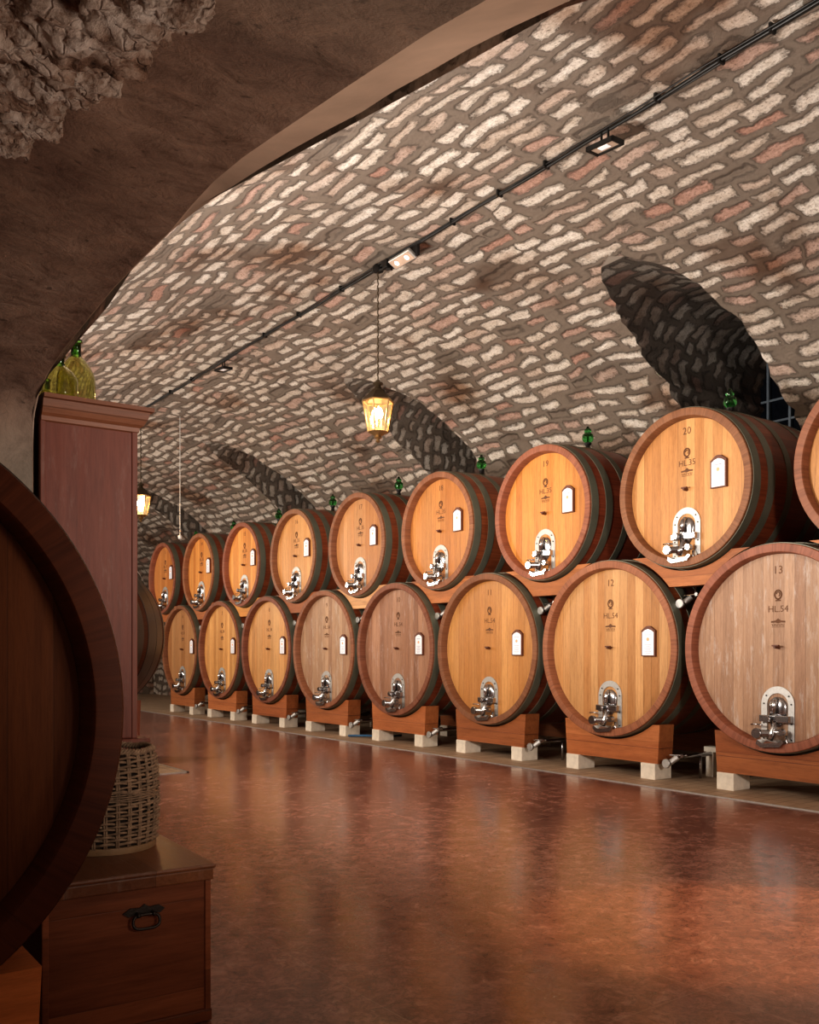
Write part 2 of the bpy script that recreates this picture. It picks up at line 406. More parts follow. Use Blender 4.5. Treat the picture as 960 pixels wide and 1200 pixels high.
apexi = max(range(len(curB)), key=lambda i: curB[i][2]); yap, zap = curB[apexi][1], curB[apexi][2]
def open_range(z):
    if z >= zap: return yap, yap
    hi = lo = None
    for i in range(len(curB) - 1):
        (_, ya, za), (_, yb, zb) = curB[i], curB[i + 1]
        if (za - z) * (zb - z) <= 0 and za != zb:
            y = ya + (yb - ya) * (z - za) / (zb - za)
            if i < apexi: hi = y
            else: lo = y
    return (lo if lo is not None else .30), (hi if hi is not None else yj)
def lw(z):
    if z >= LT: return 0.0
    return LW if z < LT - LW else sqrt(max(0, LW * LW - (z - LT + LW) ** 2))
def vrough(p, amp=.035):
    return amp * noise.noise(Vector((p[0] * .9, p[1] * .9, p[2] * .9))) + amp * .5 * noise.noise(Vector(p) * 3.1)

bm = BM(); uvl = bm.loops.layers.uv.verify()
NP = 150
phis = [pi * i / NP for i in range(NP + 1)]
arcs = [0]
for i in range(NP):
    a, b = phis[i], phis[i + 1]
    arcs.append(arcs[-1] + hypot(VA * (cos(a) - cos(b)), VB * (sin(b) - sin(a))))
def vpt(ph, y, rough=True):
    x, z = XC - VA * cos(ph), VZ + VB * sin(ph)
    nrm = Vector((-cos(ph) / VA, 0, sin(ph) / VB)).normalized()
    d = vrough((x, y, z)) if rough else 0
    return Vector((x, y, z)) + nrm * d
def vgrid(i0, i1, yf0, yf1, n):
    rows = []
    for i in range(i0, i1 + 1):
        z = VZ + VB * sin(phis[i]); a, b = yf0(z), yf1(z)
        rows.append([(bm.verts.new(vpt(phis[i], a + (b - a) * k / n)), a + (b - a) * k / n, arcs[i]) for k in range(n + 1)])
    for A, B in zip(rows, rows[1:]):
        for k in range(n):
            q = [A[k], A[k + 1], B[k + 1], B[k]]
            f = bm.faces.new([w[0] for w in q])
            for lp, w in zip(f.loops, q): lp[uvl].uv = (w[1], w[2])
H = NP // 2
vgrid(0, H, lambda z: Y0, lambda z: open_range(z)[0], 40)
vgrid(0, H, lambda z: open_range(z)[1], lambda z: Y1, 300)
def lun(k, s): return lambda z: LUN[k] + s * lw(z) + (0.07 * noise.noise(Vector((z * 6.5, k * 3.7, s * 2.0))) + .05 * noise.noise(Vector((z * 17, k * 3.7, s * 2.0))) if lw(z) > .1 else 0)
vgrid(H, NP, lambda z: Y0, lun(0, -1), 30)
for k in range(len(LUN) - 1): vgrid(H, NP, lun(k, 1), lun(k + 1, -1), 56)
vgrid(H, NP, lun(len(LUN) - 1, 1), lambda z: Y1, 56)
bmesh.ops.remove_doubles(bm, verts=bm.verts, dist=.0005)
struct('ceiling', bm, M['stone'], smooth=True)

# window shafts cut into the vault
SX = 12.4
for k, yc in enumerate(LUN):
    bm = BM(); uvl = bm.loops.layers.uv.verify()
    path = []
    for s in (1, -1):
        idx = range(NP, H - 1, -1) if s == 1 else range(H, NP + 1)
        for i in idx:
            z = VZ + VB * sin(phis[i])
            if lw(z) <= 0: continue
            path.append((vpt(phis[i], lun(k, s)(z)), lun(k, s)(z), z))
    rows = []; s = 0; prev = None
    for p, y, z in path:
        if prev is not None: s += (Vector((0, y, z)) - prev).length
        prev = Vector((0, y, z)); row = []
        for j in range(13):
            x = p.x + (SX - p.x) * j / 12
            q = Vector((x, y, z))
            dn = vrough((x * 2, y, z), .05) * (1 if j else .6)
            q += Vector((0, dn, dn)) if j else Vector((0, 0, 0))
            if j == 0: q = p.copy()
            row.append((bm.verts.new(q), x, s))
        rows.append(row)
    for A, B in zip(rows, rows[1:]):
        for j in range(12):
            q = [A[j], A[j + 1], B[j + 1], B[j]]
            f = bm.faces.new([w[0] for w in q])
            for lp, w in zip(f.loops, q): lp[uvl].uv = (w[2], w[1] + 50)
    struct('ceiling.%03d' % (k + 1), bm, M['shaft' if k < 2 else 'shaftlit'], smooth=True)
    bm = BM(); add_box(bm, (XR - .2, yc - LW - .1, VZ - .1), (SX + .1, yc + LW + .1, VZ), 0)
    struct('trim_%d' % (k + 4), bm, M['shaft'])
    bm = BM(); add_box(bm, (SX, yc - LW - .1, VZ), (SX + .05, yc + LW + .1, LT + .1))
    w = struct('window_%d' % (k + 1), bm, M['pane'])
    bm = BM()
    for yy in (yc - .55, yc - .18, yc + .23, yc + .58): add_box(bm, (SX - .07, yy - .018, VZ + .9), (SX - .03, yy + .018, LT - .1))
    for zz in (3.6, 4.3, 4.9, 5.22): add_box(bm, (SX - .06, yc - .7, zz - .015), (SX - .035, yc + .7, zz + .015))
    obj('window_bars', bm, M['bar'], w)

# walls
bm = BM(); uvl = bm.loops.layers.uv.verify()
def wallgrid(bm, P, nu, nv, su, sv, rough=.03):
    g = [[None] * (nv + 1) for _ in range(nu + 1)]
    for i in range(nu + 1):
        for j in range(nv + 1):
            g[i][j] = bm.verts.new(P(i / nu, j / nv))
    for i in range(nu):
        for j in range(nv):
            f = bm.faces.new((g[i][j], g[i + 1][j], g[i + 1][j + 1], g[i][j + 1]))
            for lp, (a, b) in zip(f.loops, ((i, j), (i + 1, j), (i + 1, j + 1), (i, j + 1))): lp[uvl].uv = (su * a / nu, sv * b / nv)
wallgrid(bm, lambda a, b: Vector((XR + vrough((XR, a * 33, b * 2.5)), Y0 + (Y1 - Y0) * a, VZ * b)), 200, 16, Y1 - Y0, VZ)
struct('wall_right', bm, M['stone'], smooth=True)
bm = BM(); uvl = bm.loops.layers.uv.verify()
wallgrid(bm, lambda a, b: Vector((XL, yj + (Y1 - yj) * a, VZ * b)), 120, 10, Y1 - yj, VZ)
wallgrid(bm, lambda a, b: Vector((XL, Y0 + (open_range(VZ * b)[0] - Y0) * a, VZ * b)), 20, 10, 3.1, VZ)
struct('wall_left', bm, M['stone'], smooth=True)
bm = BM(); uvl = bm.loops.layers.uv.verify()
fan = [bm.verts.new((XC - VA * cos(p), Y1, VZ + VB * sin(p))) for p in phis[::5]]
low = [bm.verts.new((XR, Y1, 0)), bm.verts.new((XL, Y1, 0))]
f = bm.faces.new(fan + low)
for lp in f.loops: lp[uvl].uv = (lp.vert.co.x, lp.vert.co.z)
struct('wall_far', bm, M['stone'])
# plaster pier, arch soffit and splay
RA, RB = resample(curA, 150), resample(curB[:3 + len(pixB)], 150)
bm = BM(); cols = []
NX = 26; XB = -1.6
for p in RA:
    col = []
    for j in range(NX + 1):
        x = p.x + (XB - p.x) * j / NX
        n = .03 * noise.noise(Vector((x * 1.4, p.y * 1.4, p.z * 1.4))) + .012 * noise.noise(Vector((x * 5, p.y * 5, p.z * 5)))
        k = min(1, j / 3)
        col.append(bm.verts.new((x, p.y + n * k * (1 if p.z < 2.4 else .3), p.z + (n * k if p.z > 2.2 else 0))))
    cols.append(col)
for A, B in zip(cols, cols[1:]):
    for j in range(NX): bm.faces.new((A[j], A[j + 1], B[j + 1], B[j]))
struct('wall_near', bm, M['plaster'], smooth=True)
bm = BM()
a = [bm.verts.new(p) for p in RA]; mid = [bm.verts.new(((p + q) / 2) + Vector((0, 0, .004))) for p, q in zip(RA, RB)]; b = [bm.verts.new(q + Vector((.004, 0, 0))) for q in RB]
for i in range(149):
    bm.faces.new((a[i], a[i + 1], mid[i + 1], mid[i])); bm.faces.new((mid[i], mid[i + 1], b[i + 1], b[i]))
struct('trim_3', bm, M['reveal'], smooth=True)

# floor, boards, metal edges
bm = BM(); add_box(bm, (-6, -6, -.2), (8.10, Y1, 0)); struct('floor', bm, M['floor'])
bm = BM(); add_box(bm, (8.10, -6, -.2), (XR, Y1, .004)); struct('floor.001', bm, M['deck'])
bm = BM(); add_box(bm, (1.2, 10.75, 0), (4.43, Y1, .006)); struct('floor.002', bm, M['deck'])
bm = BM(); add_box(bm, (8.085, -6, -.01), (8.105, Y1, .010)); struct('trim_1', bm, M['brushed'])
bm = BM(); add_box(bm, (4.43, 10.72, 0), (4.46, Y1, .012)); add_box(bm, (1.2, 10.72, 0), (4.46, 10.75, .012)); struct('trim_2', bm, M['brushed'])

# ------------------------------------------------------------------ exposed rocks of the soffit (one rough patch of the setting each)
def soffit_z(y):
    for p, q in zip(RA, RA[1:]):
        if (p.y - y) * (q.y - y) <= 0 and p.z > 2.3 and p.y != q.y: return p.z + (q.z - p.z) * (y - p.y) / (q.y - p.y)
    return 2.6
def soffit_hit(px, py):
    u, v = px - 480, 763 - py; d = Vector((u * CT + F * ST, -u * ST + F * CT, v)); best = None
    t = 0.0005
    while t < .006:
        P = Vector((0, 0, EYE)) + d * t
        if P.y > .9 and P.y < yj and P.z >= soffit_z(P.y): return P
        t += .00001
    return P
rocks = [(40, 22, .26, .11), (112, 18, .25, .14), (95, 62, .18, .10), (22, 70, .20, .10), (150, -12, .2, .08), (70, 75, .17, .08), (28, 112, .17, .10), (195, -20, .17, .06), (5, 150, .14, .08), (-30, 60, .3, .2), (-20, 120, .2, .1), (0, 5, .2, .1), (55, 128, .09, .05)]
for i, (px, py, sx, sy) in enumerate(rocks):
    P = soffit_hit(px, py)
    bm = BM(); bmesh.ops.create_icosphere(bm, subdivisions=5, radius=1)
    off = Vector((i * 7.3, i * 2.1, 0))
    for v in bm.verts:
        c = v.co.copy(); q = c * 1.4 + off
        k = 1 + .30 * noise.noise(q) + .20 * noise.noise(q * 2.7) + .13 * noise.noise(q * 6) + .07 * noise.noise(q * 13)
        # squarish block
        m = max(abs(c.x), abs(c.y), abs(c.z)); c = c.lerp(c / m * .8, .45)
        v.co = Vector((c.x * sx * k * .5, c.y * sy * k * 1.0, c.z * .075 * k))
    struct('ceiling.%03d' % (10 + i), bm, M['rock'], smooth=True, loc=P + Vector((0, 0, .012)), rot=(0, 0, random.uniform(-.3, .3)))

# ------------------------------------------------------------------ casks
HX = 8.47
def cask_body(R, RBg, L, seg=96, dep=.115):
    prof = [(dep, R - .115), (dep, R - .099), (.012, R - .092), (.0, R - .084), (-.001, R - .078), (-.001, R - .006), (.006, R)]
    n = 18
    for i in range(1, n + 1):
        x = .006 + (L - .012) * i / n
        prof.append((x, R + (RBg - R) * (1 - ((x - L / 2) / (L / 2)) ** 2)))
    prof += [(L, R - .006), (L, R - .062), (L - dep, R - .105), (L - dep, 0)]
    return prof
def rad(x, R, RBg, L): return R + (RBg - R) * (1 - ((x - L / 2) / (L / 2)) ** 2)
def text_mesh(s, size, mat):
    cu = bpy.data.curves.new('t', 'FONT'); cu.body = s; cu.size = size; cu.align_x = 'CENTER'; cu.align_y = 'CENTER'; cu.extrude = .0008; cu.resolution_u = 2
    o = bpy.data.objects.new('t', cu); C.objects.link(o)
    dg = bpy.context.evaluated_depsgraph_get(); me = bpy.data.meshes.new_from_object(o.evaluated_get(dg))
    bpy.data.objects.remove(o); bpy.data.curves.remove(cu)
    me.transform(Matrix(((0, 0, -1, 0), (-1, 0, 0, 0), (0, 1, 0, 0), (0, 0, 0, 1))))   # faces -X, reads towards -Y
    me.materials.clear(); me.materials.append(mat); return me
def head_mesh(R, dep):
    bm = BM(); add_lathe(bm, [(dep - .004, 0), (dep - .004, R - .100)], 96, 'x', (0, 0, R)); return bm

def cask_shell(root, R, RBg, L, mats, seg=96, hoops=((.03, .145), (.27, .385), (.60, .70)), dep=.115):
    head, rim, stave, hoop = mats
    o = obj('head', head_mesh(R, dep), head, root)
    bm = BM(); prof = cask_body(R, RBg, L, seg, dep)
    add_lathe(bm, prof[:8], seg, 'x', (0, 0, R), uv=True)
    obj('rim', bm, rim, root, smooth=True, angle=35)
    bm = BM(); add_lathe(bm, prof[7:], seg, 'x', (0, 0, R), uv=True)
    obj('staves', bm, stave, root, smooth=True, angle=35)
    hs = list(hoops) + [(L - b, L - a) for a, b in hoops]
    for a, b in hs:
        if a < L / 2 < b: continue
        bm = BM(); pr = [(a, rad(a, R, RBg, L) - .002), (a, rad(a, R, RBg, L) + .007), ((a + b) / 2, rad((a + b) / 2, R, RBg, L) + .008), (b, rad(b, R, RBg, L) + .007), (b, rad(b, R, RBg, L) - .002)]
        add_lathe(bm, pr, seg, 'x', (0, 0, R))
        obj('hoop', bm, hoop, root, smooth=True, angle=40)

def hatch(root, z0, x0, mir=1):
    """steel sampling door: local x0 = head face, z0 = plate bottom"""
    W, Hh = .37, .60
    bm = BM()
    # ring plate: outer arch minus inner arch, built as a strip
    n = 20
    def ol(w, h, zz0):
        r = w / 2; p = [(-r, zz0)]
        for i in range(n + 1):
            a = pi - pi * i / n; p.append((r * cos(a), z0 + h - r + r * sin(a)))
        p.append((r, zz0)); return p
    O = ol(W, Hh, z0); Inn = ol(W - .135, Hh - .07, z0 + .05)
    for xa, xb in ((x0 - .012, x0),):
        vo = [bm.verts.new((xa, y, z)) for y, z in O]; vi = [bm.verts.new((xa, y, z)) for y, z in Inn]
        wo = [bm.verts.new((xb, y, z)) for y, z in O]; wi = [bm.verts.new((xb, y, z)) for y, z in Inn]
        for i in range(len(O) - 1):
            bm.faces.new((vo[i], vo[i + 1], vi[i + 1], vi[i])); bm.faces.new((vo[i], wo[i], wo[i + 1], vo[i + 1])); bm.faces.new((vi[i], vi[i + 1], wi[i + 1], wi[i]))
        bm.faces.new((vo[0], vi[0], vi[-1], vo[-1]))
    hp = obj('hatch', bm, M['brushed'], root)
    bp = []
    for a in (35, 145, 90 + 88, 2):
        y, z = (W / 2 - .032) * cos(radians(a)), z0 + Hh - W / 2 + (W / 2 - .032) * sin(radians(a))
        bp.append((y, z))
    for y in (-.155, .155):
        for zz in (.06, .22): bp.append((y, z0 + zz))
    bm = BM(); add_lathe(bm, [(x0 - .02, 0), (x0 - .019, .008), (x0 - .01, .009)], 8, 'x'); bme = mesh_of(bm, M['black'])
    for y, z in bp: link('bolt', bme, hp, (0, y, z))
    bm = BM()   # domed inner door
    r = .108; nn = 24; rings = []
    for j in range(7):
        t = j / 6; k = cos(t * pi / 2); dx = .045 * sin(t * pi / 2)
        ring = []
        for i in range(nn):
            a = 2 * pi * i / nn; y = r * cos(a) * k; z = r * sin(a) * k
            zc = z0 + .385 + (.0 if sin(a) > 0 else 0); zz = zc + (z if z > 0 else z * 1.9)
            ring.append(bm.verts.new((x0 - .004 - dx, y, zz)))
        rings.append(ring)
    for A, B in zip(rings, rings[1:]):
        for i in range(nn): bm.faces.new((A[i], A[(i + 1) % nn], B[(i + 1) % nn], B[i]))
    bmesh.ops.remove_doubles(bm, verts=bm.verts, dist=1e-4)
    obj('door_panel', bm, M['chrome'], hp, smooth=True)
    bm = BM(); add_box(bm, (x0 - .085, -.165, z0 + .235), (x0 - .060, .165, z0 + .305), .006)
    add_box(bm, (x0 - .07, .14, z0 + .235), (x0 - .01, .165, z0 + .305), .004); add_box(bm, (x0 - .07, -.165, z0 + .235), (x0 - .01, -.14, z0 + .305), .004)
    obj('crossbar', bm, M['chrome'], hp)
    bm = BM(); add_lathe(bm, [(x0 - .15, 0), (x0 - .15, .034), (x0 - .142, .040), (x0 - .115, .040), (x0 - .108, .02), (x0 - .07, .02)], 20, 'x', (0, .055, z0 + .27))
    obj('knob', bm, M['chrome'], hp, smooth=True, angle=40)
    bm = BM(); add_tube(bm, [(x0 - .03, 0, z0 + .47), (x0 - .075, 0, z0 + .44), (x0 - .08, 0, z0 + .32)], .028, 12)
    add_tube(bm, [(x0 - .07, .0, z0 + .24), (x0 - .09, -.01, z0 + .18), (x0 - .12, -.01, z0 + .12), (x0 - .12, .02, z0 + .06)], .034, 14)
    obj('spout', bm, M['chrome'], hp, smooth=True)
    bm = BM(); add_tube(bm, [(x0 - .10, .0, z0 + .12), (x0 - .16, .09, z0 + .12)], .040, 16); add_lathe(bm, [(x0 - .205, 0), (x0 - .205, .050), (x0 - .198, .056), (x0 - .180, .056), (x0 - .175, .04), (x0 - .13, .04)], 22, 'x', (0, .125, z0 + .12))
    add_tube(bm, [(x0 - .12, -.03, z0 + .14), (x0 - .11, -.12, z0 + .14)], .022, 10); add_lathe(bm, [(x0 - .135, 0), (x0 - .135, .035), (x0 - .08, .035), (x0 - .08, 0)], 14, 'x', (0, -.10, z0 + .14))
    obj('tap', bm, M['chrome'], hp, smooth=True, angle=40)
    bm = BM(); add_prism(bm, [(-.15, z0 + .045), (-.10, z0 - .01), (.11, z0 - .03), (.165, z0 + .01), (.15, z0 + .05), (.09, z0 + .015), (-.08, z0 + .03), (-.12, z0 + .06)], x0 - .145, x0 - .05)
    obj('yoke', bm, M['chrome'], hp)
    bm = BM(); add_tube(bm, [(x0 - .08, .13, z0 + .2), (x0 - .09, .20, z0 + .205), (x0 - .10, .25, z0 + .20)], .008, 8); obj('lever', bm, M['chrome'], hp, smooth=True); bm = BM(); add_tube(bm, [(x0 - .05, -.12, z0 + .1), (x0 - .09, -.155, z0 + .02)], .014, 8)
    obj('drain_tube', bm, M['chrome'], hp, smooth=True)

def markings(root, R, x0, sc, small):
    """crest, maker's mark and peg"""
    zc = R
    o = (.55, .26, .01) if not small else (.41, .19, -.01)
    bm = BM()
    add_tube(bm, [(x0, .038 * sc * cos(a), zc + o[0] + .045 * sc * sin(a)) for a in [2 * pi * i / 20 for i in range(20)]], .0085 * sc, 6, closed=True)
    add_tube(bm, [(x0, .018 * cos(a), zc + o[0] + .004 + .024 * sin(a)) for a in [2 * pi * i / 12 for i in range(9)]], .006, 6)
    add_box(bm, (x0 - .002, -.03, zc + o[0] - .068), (x0 + .002, .03, zc + o[0] - .054)); add_box(bm, (x0 - .002, -.012, zc + o[0] - .055), (x0 + .002, .012, zc + o[0] - .04))
    obj('crest', bm, M['ink'], root)
    bm = BM(); z = zc + o[1]
    add_prism(bm, [(-.08, z + .018), (-.03, z + .024), (0, z + .046), (.03, z + .024), (.08, z + .018), (.08, z + .002), (.03, z + .004), (0, z - .006), (-.03, z + .004), (-.08, z + .002)], x0 - .002, x0 + .002)
    for i in range(8):
        y = -.068 + i * .0185
        add_box(bm, (x0 - .002, y, z - .034), (x0 + .002, y + .0055, z - .012)); 
        if i % 2: add_box(bm, (x0 - .002, y, z - .016), (x0 + .002, y + .013, z - .012))
        else: add_box(bm, (x0 - .002, y, z - .034), (x0 + .002, y + .013, z - .030))
    add_box(bm, (x0 - .002, -.07, z - .046), (x0 + .002, .07, z - .042))
    obj('maker_mark', bm, M['ink'], root)
    bm = BM(); z = zc + o[2]; add_lathe(bm, [(x0 - .07, 0), (x0 - .07, .013), (x0 - .01, .018), (x0, .018)], 12, 'x', (0, 0, z)); add_box(bm, (x0 - .075, -.045, z + .008), (x0 - .045, .03, z + .024), .004)
    obj('peg', bm, M['board'], root)
def card(root, R, x0, small):
    y, z = (-.60, R + .06) if not small else (-.43, R + .10)
    w, h = .10, .15
    bm = BM(); add_prism(bm, [(y - w, z - h), (y + w, z - h), (y + w, z + h), (y + .03, z + h + .05), (y, z + h + .055), (y - .03, z + h + .05), (y - w, z + h)], x0 - .035, x0)
    b = obj('label_board', bm, M['board'], root)
    bm = BM(); w2, h2 = .083, .138
    add_prism(bm, [(y - w2, z - h2), (y + w2, z - h2), (y + w2, z + h2 - .01), (y + .05, z + h2 + .015), (y, z + h2 + .03), (y - .05, z + h2 + .015), (y - w2, z + h2 - .01)], x0 - .038, x0 - .034)
    obj('card', bm, M['paper'], b)
    bm = BM(); add_box(bm, (x0 - .0395, y - .045, z + .095), (x0 - .038, y + .045, z + .105)); obj('heading', bm, M['print'], b); bm = BM()
    for i, wd in enumerate((.05, .03, .055, .04, .05, .035)): add_box(bm, (x0 - .0395, y - wd, z - .01 - i * .02), (x0 - .038, y + wd, z - .016 - i * .02))
    obj('print', bm, M['print'], b)
    bm = BM(); add_lathe(bm, [(x0 - .0395, 0), (x0 - .0395, .022), (x0 - .038, .022)], 14, 'x', (0, y, z + .048)); obj('emblem', bm, M['orange'], b)

R1, RB1, L1, ZB1 = 1.067, 1.108, 1.95, .463
R2, RB2, L2, ZB2 = .885, .925, 1.80, 2.44
CX = .111   # head face depth
def proto(R, RBg, L, small, hd):
    root = link('wine_cask', None)
    cask_shell(root, R, RBg, L, (hd, M['rim'], M['stave'], M['hoop']))
    markings(root, R, CX, 1.0, small); card(root, R, CX, small)
    hatch(root, .075, CX)
    return root
pl = proto(R1, RB1, L1, False, M['head']); pu = proto(R2, RB2, L2, True, M['head'])
def set_cask(root, no, cap, R, small, tint, headmat=None, hooptint=None):
    o = (.80, .40) if not small else (.65, .29)
    link('number', text_mesh(no, .115, M['ink']), root, (CX - .001, 0, R + o[0]))
    link('capacity_mark', text_mesh(cap, .095, M['ink']), root, (CX - .001, 0, R + o[1]))
    for ch in root.children:
        if ch.name.split('.')[0] == 'head':
            ch.color = (*tint, 1)
            if headmat:
                ch.data = ch.data.copy(); ch.data.materials.clear(); ch.data.materials.append(headmat)
        elif ch.name.split('.')[0] in ('rim', 'staves'):
            v = .85 + random.random() * .35; ch.color = (v, v * random.uniform(.9, 1.1), v, 1)
G1 = 'large wine casks of the lower row'; G2 = 'wine casks of the upper row'
lower = [(5.33 - 2.24, '14', (.9, .95, 1.05), 0, None)]
lower_desc = [
    ('13', (1.0, 1.0, 1.05), 1, 'large pale worn oak cask stamped 13, nearest in the lower row'),
    ('12', (.95, .98, 1.0), 0, 'large tan oak cask stamped 12, second from the right in the lower row'),
    ('11', (1.0, .98, .85), 0, 'large amber oak cask stamped 11 below the orange cask stamped 19'),
    ('10', (.92, .80, .80), 1, 'large pinkish grey weathered oak cask stamped 10 in the lower row'),
    ('9', (1.05, 1.05, 1.05), 1, 'large pale beige oak cask stamped 9, left of the pinkish one'),
    ('8', (1.2, 1.25, 1.2), 0, 'large bright honey oak cask stamped 8 in the lower row'),
    ('7', (1.3, 1.35, 1.2), 0, 'large striped golden oak cask stamped 7, second last in the lower row'),
    ('6', (.8, .8, .85), 0, 'large dull brown oak cask stamped 6, far left of the lower row')]
upper_desc = [
    ('21', (.95, .9, .8), 'upper oak cask cut off by the right edge of the photo'),
    ('20', (1.02, .98, .90), 'upper oak cask stamped 20 in front of the dark window shaft'),
    ('19', (1.12, .92, .58), 'bright orange oak cask stamped 19, third from the right in the upper row'),
    ('18', (1.0, .84, .62), 'reddish orange oak cask stamped 18 in the upper row'),
    ('17', (.98, .92, .92), 'dull tan oak cask stamped 17 resting on the pale grey beam'),
    ('16', (1.25, 1.22, 1.08), 'light honey oak cask stamped 16 in the upper row'),
    ('15', (1.38, 1.22, .80), 'bright yellow oak cask stamped 15 in the far upper row'),
    ('14', (1.22, 1.0, .60), 'small looking orange oak cask stamped 14 above the second last lower cask'),
    ('5', (1.0, .8, .6), 'last upper oak cask, half hidden behind the tall cupboard side')]
YB = 5.33; SP = 2.24
for i, (no, tint, worn, label) in enumerate(lower_desc):
    r = copy_tree(pl); tag(r, label, 'wine cask', G1)
    r.location = (HX, YB + SP * i, ZB1)
    set_cask(r, no, 'HL.54', R1, False, tint, M['headworn'] if worn else None)
    if i == 0: r0 = r
for j, (no, tint, label) in enumerate(upper_desc):
    r = copy_tree(pu); tag(r, label, 'wine cask', G2)
    r.location = (HX, YB + SP * (j - .5), ZB2)
    set_cask(r, no, 'HL.35', R2, True, tint)
def kill(o):
    for c in list(o.children): kill(c)
    bpy.data.objects.remove(o)
kill(pl); kill(pu)

# cradles, blocks, beams, pipes
def cradle_bm(half=.75, t=.26, zlo=.19, zhi=.64, R=1.102, zc=ZB1 + R1):
    bm = BM(); yh = sqrt(R * R - (zc - zhi) ** 2)
    poly = [(-half + .03, zlo), (half - .03, zlo), (half, zhi)]
    for i in range(25):
        y = yh - 2 * yh * i / 24; poly.append((y, zc - sqrt(R * R - y * y)))
    poly.append((-half, zhi))
    add_prism(bm, poly, 0, t); return bm
zones = ['nearest cask, stamped 13', 'cask stamped 12', 'cask stamped 11', 'pinkish cask stamped 10', 'beige cask stamped 9', 'cask stamped 8', 'cask stamped 7', 'last lower cask, stamped 6']
proto_c = None
for i in range(8):
    for q, (X, wh) in enumerate(((HX + .10, 'front'), (HX + L1 - .40, 'rear'))):
        y = YB + SP * i
        if proto_c is None:
            c = obj('cask_cradle', cradle_bm(), M['beam']); proto_c = c
            bm = BM(); add_box(bm, (-.003, -.745, .365), (.263, .745, .369)); jo = obj('plank_joint', bm, M['board'], c)
        else: c = copy_tree(proto_c)
        c.location = (X, y, 0)
        v = random.uniform(.85, 1.15); c.color = (v, v * .98, v, 1)
        tag(c, 'reddish wooden %s saddle under the %s' % (wh, zones[i]), 'cask cradle', 'wooden cradles under the lower casks')
        for s in (-1, 1):
            bm = BM(); add_box(bm, (0, -.105, .004), (.30, .105, .19), .006)
            b = obj('support_block', bm, M['block'], None, loc=(X - .03, y + s * .60, 0))
            tag(b, 'pale wood block, %s end of %s saddle under %s' % ('left' if s > 0 else 'right', wh, zones[i]), 'wood block', 'pale blocks lifting the cradles')
up_z = ['cask cut off at the right edge', 'cask stamped 20', 'cask stamped 19', 'cask stamped 18', 'cask stamped 17', 'cask stamped 16', 'cask stamped 15', 'cask stamped 14', 'last upper cask']
def beam_bm():
    bm = BM(); zc2 = ZB2 + R2; zc1 = ZB1 + R1; Ru = R2 + .034; Rl = RB1 + .012; zlo = 2.235; zhi = 2.60
    yl = lambda z: SP / 2 - sqrt(max(0, Rl * Rl - (z - zc1) ** 2))
    poly = []
    n = 10
    for i in range(n + 1): z = zlo + (zhi - zlo) * i / n; poly.append((min(yl(z), .80), z))
    yu = min(sqrt(Ru * Ru - (zc2 - zhi) ** 2), .8)
    for i in range(21):
        y = yu - 2 * yu * i / 20; poly.append((y, zc2 - sqrt(Ru * Ru - y * y)))
    for i in range(n + 1): z = zhi - (zhi - zlo) * i / n; poly.append((-min(yl(z), .80), z))
    q = [poly[0]]
    for p in poly[1:]:
        if hypot(p[0] - q[-1][0], p[1] - q[-1][1]) > 1e-3: q.append(p)
    add_prism(bm, q, 0, .22); return bm
bb = None
for j in range(9):
    for q, (X, wh) in enumerate(((HX + .12, 'front'), (HX + L2 - .36, 'rear'))):
        if bb is None: c = obj('cask_beam', beam_bm(), M['beam']); bb = c
        else: c = bb.copy(); C.objects.link(c)
        c.location = (X, YB + SP * (j - .5), 0)
        v = random.uniform(.9, 1.15); c.color = (v, v, v, 1)
        if j == 4: c.color = (1.7, 2.6, 3.6, 1)
        if j == 6: c.color = (1.6, 1.9, 1.2, 1)
        tag(c, '%s %s support beam between lower casks under the %s' % ('pale grey wooden' if j == 4 else 'reddish wooden', wh, up_z[j]), 'support beam', 'curved beams carrying the upper casks')
def pipe_thing(loc, label, group, hang):
    t = thing('pipe_valve', label, 'pipe valve', loc, 0, group)
    bm = BM()
    if hang: add_tube(bm, [(.02, -.04, .125), (.02, -.04, .015), (.02, -.03, 0)], .009, 8)
    add_tube(bm, [(.9 if not hang else .5, .02, 0), (.05, .02, 0), (0, .03, -.02)], .024, 12)
    if not hang: add_tube(bm, [(.45, .02, 0), (.45, .02, -loc[2] + .003)], .016, 8)
    obj('pipe', bm, M['chrome'], t, smooth=True)
    bm = BM(); add_tube(bm, [(.02, .02, 0), (-.04, .07, -.06)], .035, 14); add_lathe(bm, [(-.105, 0), (-.105, .048), (-.098, .054), (-.08, .054), (-.075, .04), (-.04, .035)], 20, 'x', (0, .09, -.07))
    obj('clamp_cap', bm, M['brushed'], t, smooth=True, angle=40)
    bm = BM(); add_tube(bm, [(-.01, .10, .02), (0, -.13, .035)], .008, 8); add_lathe(bm, [(-.03, 0), (-.03, .022), (.03, .022), (.03, 0)], 12, 'x', (0, -.08, .03))
    obj('lever', bm, M['chrome'], t, smooth=True, angle=40)
    return t
for i in range(8):
    y = YB + SP * i
    pipe_thing((HX + .18, y - .94, .28), 'small steel floor drain valve right of the %s' % zones[i], 'steel drain valves near the floor', False)
for j in range(1, 9):
    pipe_thing((HX + .22, YB + SP * (j - .5) + .02, 2.11), 'small steel valve hanging under the front beam of the %s' % up_z[j], 'steel valves hanging under the beams', True)
